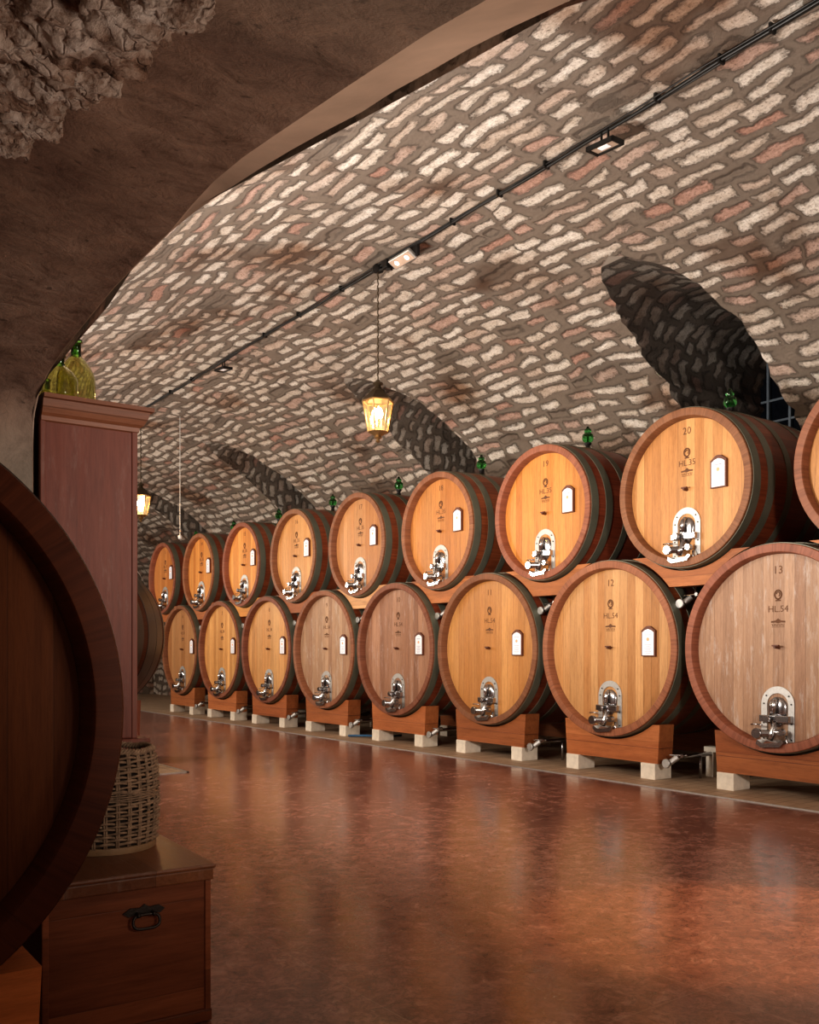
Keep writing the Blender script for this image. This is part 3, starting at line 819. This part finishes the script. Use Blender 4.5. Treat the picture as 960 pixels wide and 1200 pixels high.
# grey plank pieces lying behind between the first cradles
bm = BM(); add_box(bm, (9.3, 6.35, .30), (9.42, 6.75, .36), .004); add_box(bm, (9.3, 6.4, .004), (9.4, 6.5, .30), .004); add_box(bm, (9.3, 6.62, .004), (9.4, 6.72, .30), .004)
tag(obj('wooden_trestle', bm, M['block']), 'pale wooden trestle in the dark gap between casks 12 and 13', 'trestle')
bm = BM(); add_tube(bm, [(8.5, YB + 2.24 * 3.5 + .25, .03), (8.65, YB + 2.24 * 3.5 - .1, .05), (8.9, YB + 2.24 * 3.5 - .3, .03), (9.3, YB + 2.24 * 3.5 - .2, .03)], .02, 8)
tag(obj('hose', bm, M['blue'], smooth=True), 'short dark blue hose on the floor between casks 10 and 9', 'hose')

# green glass airlocks on the upper casks
def airlock(loc, label):
    t = thing('glass_airlock', label, 'airlock', loc, 0, 'green glass airlocks on the upper casks')
    bm = BM(); add_lathe(bm, [(0, .045), (.07, .028), (.10, .05), (.115, .05), (.12, 0)], 18); obj('stopper', bm, M['rubber'], t, smooth=True, angle=40)
    bm = BM(); add_lathe(bm, [(.121, .04), (.14, .066), (.17, .078), (.22, .075), (.245, .055), (.255, .036), (.265, .05), (.30, .046), (.315, .022), (.34, .018), (.345, 0)], 22); obj('glass_bulb', bm, M['green'], t, smooth=True)
    bm = BM(); add_lathe(bm, [(.13, .01), (.20, .012), (.21, .035), (.218, .035), (.222, 0)], 14); obj('inner_tube', bm, M['dkgreen'], t, smooth=True)
for j in range(1, 9):
    airlock((HX + .92, YB + SP * (j - .5), ZB2 + R2 * 2 + (RB2 - R2) - .004), 'green glass airlock standing on top of the %s' % up_z[j])

# ------------------------------------------------------------------ left row: dark cask behind the cupboard, foreground cask
def left_cask(name, label, loc, rot, R, RBg, L, hoops, hd):
    t = thing(name, label, 'wine cask', loc, rot)
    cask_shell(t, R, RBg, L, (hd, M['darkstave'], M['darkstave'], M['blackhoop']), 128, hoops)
    return t
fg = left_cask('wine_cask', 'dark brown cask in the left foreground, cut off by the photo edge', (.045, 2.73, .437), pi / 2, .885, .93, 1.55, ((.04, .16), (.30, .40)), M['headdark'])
# cask axis is local +X -> rotated to +Y
ang = pi / 2 - radians(33)
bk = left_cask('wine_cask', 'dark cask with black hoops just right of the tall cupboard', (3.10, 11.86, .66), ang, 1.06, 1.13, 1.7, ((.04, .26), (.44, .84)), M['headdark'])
def cradle_at(loc, rot, zc, R, half, zhi, label, mat, blocks=True, bl=''):
    c = obj('cask_cradle', cradle_bm(half, .24, .19 if blocks else .004, zhi, R + .012, zc), mat, None, loc=loc, rot=(0, 0, rot))
    c.color = (1.6, 1.5, 1.3, 1)  # brighter tint puts the orange light on the foreground cradle into its colour
    tag(c, label, 'cask cradle', None); return c
fgc = cradle_at((.045, 2.80, 0), pi / 2, .437 + .885, .911, .665, .575, 'orange lit wooden cradle under the foreground cask', M['beam'], False)
cradle_at((.045, 3.9, 0), pi / 2, .437 + .885, .93, .64, .575, 'rear wooden cradle hidden behind the foreground cask cradle', M['beam'], False)
dx, dy = cos(ang), sin(ang)
for k, d in (('front', .12), ('rear', 1.35)):
    cradle_at((3.10 + dx * d, 11.86 + dy * d, 0), ang, .66 + 1.06, 1.125, .75, .80, '%s dark wooden cradle under the black hooped cask beyond the cupboard' % k, M['armoire'], False)
bm = BM(); add_lathe(bm, [(-.03, 0), (-.03, .02), (-.012, .024), (0, .026)], 12, 'x', (-.001, -.55, .315)); obj('knob', bm, M['iron'], fgc)

# ------------------------------------------------------------------ tall cupboard
t = thing('cupboard', 'tall reddish stained wooden cupboard seen from its side, bottles on top', 'cupboard', (1.35, 4.45, 0), radians(-2))
bm = BM(); add_box(bm, (-.22, 0, 1.07), (.218, 1.0, 2.60), .006); obj('upper_case', bm, M['armoire'], t)
bm = BM(); add_box(bm, (.2, -.006, 1.07), (.228, .03, 2.60), .004); add_box(bm, (-.228, -.006, 1.07), (-.205, .03, 2.60), .004); obj('stile', bm, M['armoire'], t)
bm = BM()
prof = [(0, 2.575), (.012, 2.58), (.014, 2.60), (.03, 2.612), (.045, 2.64), (.055, 2.672), (.07, 2.676), (.07, 2.695), (.0, 2.70)]
lo = []
pts0 = [(-.225, 1.0, -0), ]
def ringc(o, z, bk=0): return [(-.225, 1.0, z), (-.225, -o, z), (.222 + o, -o, z), (.222 + o, 1.0, z)]
rows = [[bm.verts.new(p) for p in ringc(o, z)] for o, z in prof]
for A, B in zip(rows, rows[1:]):
    for i in range(3): bm.faces.new((A[i], A[i + 1], B[i + 1], B[i]))
bm.faces.new(rows[-1]); bm.faces.new(rows[0])
bm.faces.new([r[0] for r in rows] + [r[3] for r in rows][::-1])
obj('cornice', bm, M['cornice'], t)
bm = BM(); add_box(bm, (-.235, -.03, 1.045), (.285, 1.02, 1.07), .008); add_box(bm, (-.23, -.018, 1.02), (.26, 1.01, 1.045), .006); obj('waist_moulding', bm, M['armoire'], t)
bm = BM(); add_box(bm, (-.22, 0, .02), (.25, 1.0, 1.02), .006); add_box(bm, (-.225, -.02, .004), (.27, 1.01, .10), .008); obj('lower_case', bm, M['armoire'], t)
bm = BM()
for y in (.04, .52): add_box(bm, (.218, y, 1.12), (.232, y + .44, 2.53), .004)
obj('door', bm, M['armoire'], t)

def demijohn(loc, r, h, label, neck=.024):
    t = thing('glass_demijohn', label, 'demijohn', loc, 0, 'olive glass demijohns on the cupboard')
    nb = h * .60
    prof = [(0, 0), (.004, r * .7), (.015, r * .93), (.04, r)]
    prof += [(nb * .75, r)]
    for i in range(1, 9):
        a = i / 8; prof.append((nb * .75 + (h * .80 - nb * .75) * a, neck + (r - neck) * (cos(a * pi / 2) ** .9 if a < 1 else 0)))
    prof += [(h * .97, neck * .9), (h * .972, neck * 1.25), (h, neck * 1.25), (h, neck * .8)]
    inner = [(z, max(.004, rr - .004)) for z, rr in prof[2:-2]][::-1]
    bm = BM(); add_lathe(bm, prof + inner + [(.012, 0)], 40)
    obj('body', bm, M['olive'], t, smooth=True)
    bm = BM(); add_lathe(bm, [(h * .80, neck + .0015), (h * .972, neck * .9 + .002), (h * .975, neck * 1.3), (h + .002, neck * 1.3), (h + .002, neck * .75)], 24); obj('neck', bm, M['dkgreen'], t, smooth=True)
demijohn((1.385, 4.80, 2.701), .096, .395, 'tallest olive green glass demijohn at the right on the cupboard')
demijohn((1.245, 4.585, 2.701), .086, .235, 'squat olive glass demijohn at the front left on the cupboard', .022)
demijohn((1.275, 5.00, 2.701), .10, .22, 'olive glass demijohn furthest left and behind on the cupboard', .022)

# ------------------------------------------------------------------ chest and basket
cr = radians(-3)
t = thing('wooden_chest', 'old reddish brown wooden chest with iron handle on its end', 'chest', (1.54, 3.46, 0), cr)
W, D, Hh = .66, .92, .64
bm = BM(); add_box(bm, (-W + .012, .012, .03), (-.012, D - .012, Hh - .062), .004); obj('body', bm, M['chest'], t)
bm = BM(); add_box(bm, (-W - .008, -.012, Hh - .018), (.012, D, Hh), .008); add_box(bm, (-W, -.002, Hh - .066), (.004, D - .004, Hh - .018), .006); obj('lid', bm, M['lid'], t)
bm = BM(); add_box(bm, (-W, 0, .004), (0, D, .055), .008); obj('plinth', bm, M['chest'], t)
for x in (-W + .006, -.03):
    bm = BM(); add_box(bm, (x, .004, .05), (x + .024, .03, Hh - .064), .003); obj('corner_post', bm, M['chest'], t)
hx, hz = -.275, .475
bm = BM()
pr = [(hx - .085, hz + .012), (hx - .06, hz - .004), (hx - .03, hz + .006), (hx, hz - .006), (hx + .03, hz + .006), (hx + .06, hz - .002), (hx + .08, hz + .014), (hx + .055, hz + .03), (hx + .02, hz + .026), (hx, hz + .04), (hx - .02, hz + .026), (hx - .055, hz + .03)]
add_prism(bm, pr, .004, .013, 'xz')
h0 = obj('handle', bm, M['iron'], t)
bm = BM()
loop = []
for i in range(32):
    a = 2 * pi * i / 32; ex = .052 * (abs(cos(a)) ** .55) * (1 if cos(a) > 0 else -1); ez = .026 * (abs(sin(a)) ** .8) * (1 if sin(a) > 0 else -1)
    loop.append((hx + ex, -.012 - .006 * (1 - sin(a)), hz - .022 + ez))
add_tube(bm, loop, .0058, 8, closed=True)
obj('bail', bm, M['iron'], h0, smooth=True)
bm = BM()
for s in (-.03, .03): add_tube(bm, [(hx + s, .01, hz + .006), (hx + s, -.018, hz + .006), (hx + s, -.02, hz - .004)], .008, 8)
obj('knuckle', bm, M['iron'], h0, smooth=True)

bc = Vector((1.300, 4.03, .641)); BR, BH = .205, .44
t = thing('wicker_basket', 'greyish brown woven wicker basket standing on the wooden chest', 'basket', bc)
def brad(z):
    s = z / BH; return BR * (.93 + .10 * sin(pi * min(1, s * .9 + .1)))
bm = BM(); add_lathe(bm, [(.01, 0), (.01, BR * .9), (.03, brad(.03) - .018)] + [(BH * k / 10, brad(BH * k / 10) - .016) for k in range(1, 10)] + [(BH - .03, 0)], 40); obj('lining', bm, M['wickdark'], t, smooth=True)
NS = 26
bm = BM()
for k in range(NS):
    for dlt in (-.022, .022):
        a = 2 * pi * k / NS + dlt
        add_tube(bm, [((brad(z)) * cos(a), (brad(z)) * sin(a), z) for z in [.02 + (BH - .02) * i / 8 for i in range(9)]], .0048, 6)
obj('stakes', bm, M['wicker'], t, smooth=True)
bm = BM()
z = .045; row = 0
while z < BH - .025:
    band = BH * .50 < z < BH * .60
    r = .0036 if band else .0060
    seg = NS * 8; ph = row % 2; pts = []
    jit = random.uniform(-.002, .002)
    if band:
        for i in range(seg):
            a = 2 * pi * i / seg; w = .006 * cos(a * NS / 2 + pi * ph)
            pts.append(((brad(z) + .006 + w * .5) * cos(a), (brad(z) + .006 + w * .5) * sin(a), z + .0015 * sin(a * 5 + row)))
    else:
        for i in range(seg):
            a = 2 * pi * i / seg; w = .0095 * cos(a * NS / 2 + pi * ph)
            pts.append(((brad(z) + w) * cos(a), (brad(z) + w) * sin(a), z + jit + .0035 * sin(a * NS / 2 + pi * ph + 1.2) + .002 * sin(a * 3 + row * 1.7)))
    add_tube(bm, pts, r * random.uniform(.85, 1.15), 6, closed=True)
    z += .0082 if band else .0150; row += 1
obj('weave', bm, M['wicker'], t, smooth=True)
bm = BM()
for q in range(3):
    pts = []
    for i in range(160):
        a = 2 * pi * i / 160; w = cos(a * NS + q * 2 * pi / 3)
        pts.append(((brad(BH) + .007 * w) * cos(a), (brad(BH) + .007 * w) * sin(a), BH - .012 + .009 * sin(a * NS + q * 2 * pi / 3) + .004 * sin(a * 7)))
    add_tube(bm, pts, .0062, 6, closed=True)
obj('rim', bm, M['wicker'], t, smooth=True)
bm = BM(); add_lathe(bm, [(.0, BR * .86), (.0, BR * .99), (.015, BR * 1.005), (.028, BR * .995), (.03, BR * .94)], 48); obj('foot_band', bm, flat('pale_split_cane', (.30, .19, .10), .6, bumpy=.4, nscale=20), t, smooth=True, angle=40)

# ------------------------------------------------------------------ ceiling line, lanterns, floodlights
KX, KZ = 6.40, 6.285
def vz(x): return VZ + VB * sqrt(max(0, 1 - ((x - XC) / VA) ** 2))
bm = BM()
for dx_, dz_, r_ in ((0, 0, .016), (.026, .010, .010), (-.022, .013, .008)):
    pts = []
    y = -2.0
    while y < 30.5:
        pts.append((KX + dx_ + .012 * sin(y * 1.3 + dx_ * 50), y, KZ + dz_ - .012 * abs(sin(y * pi / 1.5 + dx_ * 20)))); y += .15
    add_tube(bm, pts, r_, 8)
tag(obj('ceiling_cable', bm, M['black'], smooth=True), 'long black electric cable running along the crown of the stone vault', 'cable')
def junction(y): return (KX, y, KZ)
def lantern(x, y, zbot, label, power):
    Hc = KZ - zbot
    t = thing('hanging_lantern', label, 'lantern', (x, y, zbot), radians(8), 'lanterns hung from the vault cable')
    bm = BM(); add_tube(bm, [(0, 0, Hc - .02)] + [(.006 * sin(k * 2.2), .006 * cos(k * 2.2), .80 + (Hc - .82) * (1 - k / 50)) for k in range(1, 50)] + [(0, 0, .79)], .009, 6); obj('chain', bm, M['lantblack'], t, smooth=True)
    bm = BM(); add_lathe(bm, [(Hc + .03, 0), (Hc + .03, .045), (Hc, .07), (Hc - .05, .07), (Hc - .07, .03), (Hc - .07, 0)], 16); obj('ceiling_rose', bm, M['black'], t, smooth=True, angle=40)
    bm = BM(); add_lathe(bm, [(.80, 0), (.79, .02), (.765, .022), (.755, .06), (.735, .065), (.72, .035), (.68, .05), (.66, .085), (.645, .09)], 20); obj('cap', bm, M['lantblack'], t, smooth=True, angle=40)
    rt, rs, rb = .075, .205, .125; zt, zs, zb = .66, .53, .14
    def ring(r, z, n=6): return [Vector((r * cos(2 * pi * k / n + pi / 6), r * sin(2 * pi * k / n + pi / 6), z)) for k in range(n)]
    bm = BM(); T, S = ring(rt, zt), ring(rs, zs)
    a = [bm.verts.new(v) for v in T]; b = [bm.verts.new(v) for v in S]; bm.faces.new(a)
    for k in range(6): bm.faces.new((a[k], a[(k + 1) % 6], b[(k + 1) % 6], b[k]))
    obj('roof', bm, M['lantblack'], t)
    bm = BM(); S2, Bt = ring(rs - .012, zs - .01), ring(rb, zb)
    for k in range(6): add_tube(bm, [S2[k], Bt[k]], .011, 6); add_tube(bm, [S2[k], S2[(k + 1) % 6]], .014, 6); add_tube(bm, [Bt[k], Bt[(k + 1) % 6]], .009, 6)
    obj('frame', bm, M['brass'], t)
    bm = BM(); a = [bm.verts.new(v * 1) for v in ring(rs - .02, zs - .015)]; b = [bm.verts.new(v) for v in ring(rb - .008, zb + .005)]
    for k in range(6): bm.faces.new((a[k], a[(k + 1) % 6], b[(k + 1) % 6], b[k]))
    tr = NT('thin_lantern_glass_%s' % label[:5]); 
    gl = tr.new('ShaderNodeBsdfGlossy'); gl.inputs['Roughness'].default_value = .1; tp = tr.new('ShaderNodeBsdfTransparent'); tp.inputs[0].default_value = (1, .93, .80, 1)
    em = tr.new('ShaderNodeEmission'); em.inputs[0].default_value = (1, .66, .30, 1); em.inputs[1].default_value = .28
    mx = tr.new('ShaderNodeMixShader'); mx.inputs[0].default_value = .08; tr.l.new(tp.outputs[0], mx.inputs[1]); tr.l.new(gl.outputs[0], mx.inputs[2])
    ad = tr.new('ShaderNodeAddShader'); tr.l.new(mx.outputs[0], ad.inputs[0]); tr.l.new(em.outputs[0], ad.inputs[1]); tr.l.new(ad.outputs[0], tr.out.inputs[0])
    obj('glass_panes', bm, tr.m, t)
    bm = BM(); add_lathe(bm, [(zb, 0), (zb, rb), (zb - .015, rb * .8), (zb - .05, .04), (zb - .07, .05), (zb - .09, .02), (zb - .12, .03), (zb - .14, 0)], 12); obj('base_finial', bm, M['brass'], t, smooth=True, angle=40)
    bm = BM()
    for q in range(3):
        a0 = q * 2.1; add_tube(bm, [(.0, 0, zb), (.04 * cos(a0), .04 * sin(a0), zb + .10), (.045 * cos(a0), .045 * sin(a0), zb + .18)], .007, 6)
    obj('candle_arms', bm, M['brass'], t)
    for q in range(3):
        a0 = q * 2.1; bm = BM(); add_lathe(bm, [(zb + .18, 0), (zb + .19, .02), (zb + .23, .032), (zb + .28, .02), (zb + .315, 0)], 10, 'z', (.045 * cos(a0), .045 * sin(a0), 0)); obj('bulb', bm, M['bulb'], t, smooth=True)
    ld = bpy.data.lights.new('lantern_light', 'POINT'); ld.energy = power; ld.color = (1, .62, .30); ld.shadow_soft_size = .08
    link('lantern_light', ld, t, (0, 0, .36))
def atline(px, X=KX):
    u = px - 480; dx = u * CT + F * ST; return X * (-u * ST + F * CT) / dx
def zat(px, py, X):
    u = px - 480; return EYE + X * (763 - py) / (u * CT + F * ST)
yA = atline(443); yB_ = atline(165)
lantern(KX, yA, zat(445, 519, KX), 'lit brass lantern hanging nearest, mid picture under the cable', 38)
lantern(KX, yB_, zat(165, 612, KX), 'distant lit lantern hanging beside the tall cupboard', 45)
for k, yy in enumerate((30.0,)): pass
def floodlight(px, label, tilt, big=False):
    y = atline(px); t = thing('floodlight', label, 'floodlight', (KX, y, KZ - .02), 0)
    if not big:
        bm = BM()
        for s in (-.04, .04): add_box(bm, (-.008, s - .008, -.12), (.008, s + .008, .03))
        obj('bracket', bm, M['black'], t)
        R = Matrix.Rotation(tilt, 3, 'Y')
        bm = BM(); w, h = .085, .155
        for a, b in (((-w, -h, -.02), (w, -h + .022, .02)), ((-w, h - .022, -.02), (w, h, .02)), ((-w, -h, -.02), (-w + .022, h, .02)), ((w - .022, -h, -.02), (w, h, .02))): add_box(bm, a, b, 0)
        fr = obj('frame', bm, M['black'], t, loc=(0, 0, -.125), rot=(.06, -.06, .05))
        bm = BM(); add_box(bm, (-w + .02, -h + .02, -.005), (w - .02, h - .02, .012)); obj('lens', bm, M['led_glass'], fr)
        bm = BM(); add_box(bm, (-.03, -.05, -.012), (.03, .06, -.006)); obj('led', bm, M['paper'], fr)
    else:
        bm = BM(); add_box(bm, (-.07, -.21, -.13), (.07, .21, -.085), .01); hs = obj('housing', bm, M['brushed'], t, rot=(0, .5, 0))
        bm = BM(); add_box(bm, (-.055, -.19, -.134), (.055, .19, -.129)); obj('reflector', bm, M['led_glass'], hs)
        for s in (-.10, .10):
            bm = BM(); add_lathe(bm, [(-.140, 0), (-.140, .026), (-.134, .032)], 18, 'z', (0, s, 0)); obj('led', bm, M['led'], hs)
        bm = BM(); add_box(bm, (-.02, -.25, -.12), (.02, .25, .02), .004); add_box(bm, (-.05, .34, -.07), (.05, .44, .03), .01); add_tube(bm, [(0, .3, -.1), (0, .42, -.05), (0, .6, -.02)], .02, 8); obj('bracket', bm, M['black'], t)
floodlight(709, 'small black square floodlight nearest the camera on the vault cable', .45)
floodlight(476, 'long silver twin lamp floodlight beside the nearer lantern on the vault', 0, True)
floodlight(262, 'far small black floodlight on the vault cable left of the lantern', .45)
# clips
for i, px in enumerate((905, 845, 770, 640, 585, 530, 400, 350, 310, 225, 200)):
    y = atline(px); bm = BM(); add_box(bm, (KX - .035, y - .012, KZ - .024), (KX + .045, y + .012, KZ + .045), .005)
    tag(obj('cable_clip', bm, M['black']), 'small black clip holding the long cable to the vault', 'cable clip', 'clips along the vault cable')
# pull cord
X = 7.2; y = atline(211, X); zt, zb = vz(X) + .02, zat(211, 632, X)
t = thing('pull_cord', 'thin pale cord hanging from the vault with white knob above far casks', 'pull cord', (X, y, zb))
bm = BM(); add_tube(bm, [(0, 0, .05), (0, 0, zt - zb)], .007, 6); obj('cord', bm, M['white'], t)
bm = BM(); add_lathe(bm, [(0, 0), (.01, .035), (.07, .04), (.09, .015), (.1, 0)], 14); obj('knob', bm, M['white'], t, smooth=True)

# ------------------------------------------------------------------ light
def spot(name, loc, target, energy, size=1.2, cone=120, col=(1, .86, .70), blend=.6):
    l = bpy.data.lights.new(name, 'SPOT'); l.energy = energy; l.spot_size = radians(cone); l.spot_blend = blend; l.shadow_soft_size = size; l.color = col
    o = link(name, l, None, loc); d = Vector(target) - Vector(loc); o.rotation_euler = d.to_track_quat('-Z', 'Y').to_euler(); return o
for i, y in enumerate((10.5, 15.5, 20.5, 25.5)):
    spot('wall_washer', (2.0, y, 3.6), (HX, y - 1.8, 2.2), 430 if i else 520, .22, 125, (1, .88, .74))
spot('vault_uplight', (2.0, 6.6, 2.6), (5.5, 7.5, 6.2), 1450, .25, 150, (1, .94, .88))
spot('vault_uplight', (2.0, 14, 2.8), (6.5, 14.5, 6.2), 600, .25, 150, (1, .93, .86))  # added unseen, like the next one, to brighten the farther vault
spot('vault_uplight', (2.0, 22, 2.8), (6.5, 22.5, 6.2), 500, .25, 150, (1, .93, .86))
spot('wall_washer', (1.95, 7.4, 2.9), (HX, 5.6, 2.1), 230, .2, 120, (1, .88, .74))
spot('near_fill', (3.2, -1.5, 2.2), (8.5, 7.0, 1.8), 130, .4, 100, (1, .86, .70))
spot('vault_near_light', (3.6, -1.2, 2.4), (6.0, 4.5, 6.2), 800, .3, 130, (1, .89, .82))
spot('cupboard_fill', (2.0, -.8, 1.9), (1.55, 4.3, 1.25), 200, .3, 34, (1, .84, .72), 1)  # unseen lamp added to brighten cupboard, basket and chest
spot('arch_bounce_fill', (2.1, .7, .9), (.75, 2.5, 2.85), 100, .3, 85, (1, .84, .72), 1)  # unseen lamp added in place of hall bounce on soffit and splay
spot('floor_warm_spot', (7.4, .4, 3.6), (4.62, 2.72, 0), 1100, .08, 24, (1, .52, .20), .5)
w = bpy.data.worlds.new('w'); bpy.context.scene.world = w; w.use_nodes = True
w.node_tree.nodes['Background'].inputs[0].default_value = (1, .74, .55, 1); w.node_tree.nodes['Background'].inputs[1].default_value = .30

# ------------------------------------------------------------------ camera
cam = bpy.data.cameras.new('camera'); cam.sensor_fit = 'HORIZONTAL'; cam.sensor_width = 36; cam.lens = 36 * F / 960
cam.shift_y = (763 - 600) / 960; cam.clip_start = .05
co = link('camera', cam, None, (0, 0, EYE), (pi / 2, 0, -TH)); bpy.context.scene.camera = co
vs = bpy.context.scene.view_settings; vs.view_transform = 'Standard'; vs.look = 'Medium High Contrast'; vs.exposure = 0.0
bpy.context.scene.cycles.use_denoising = True
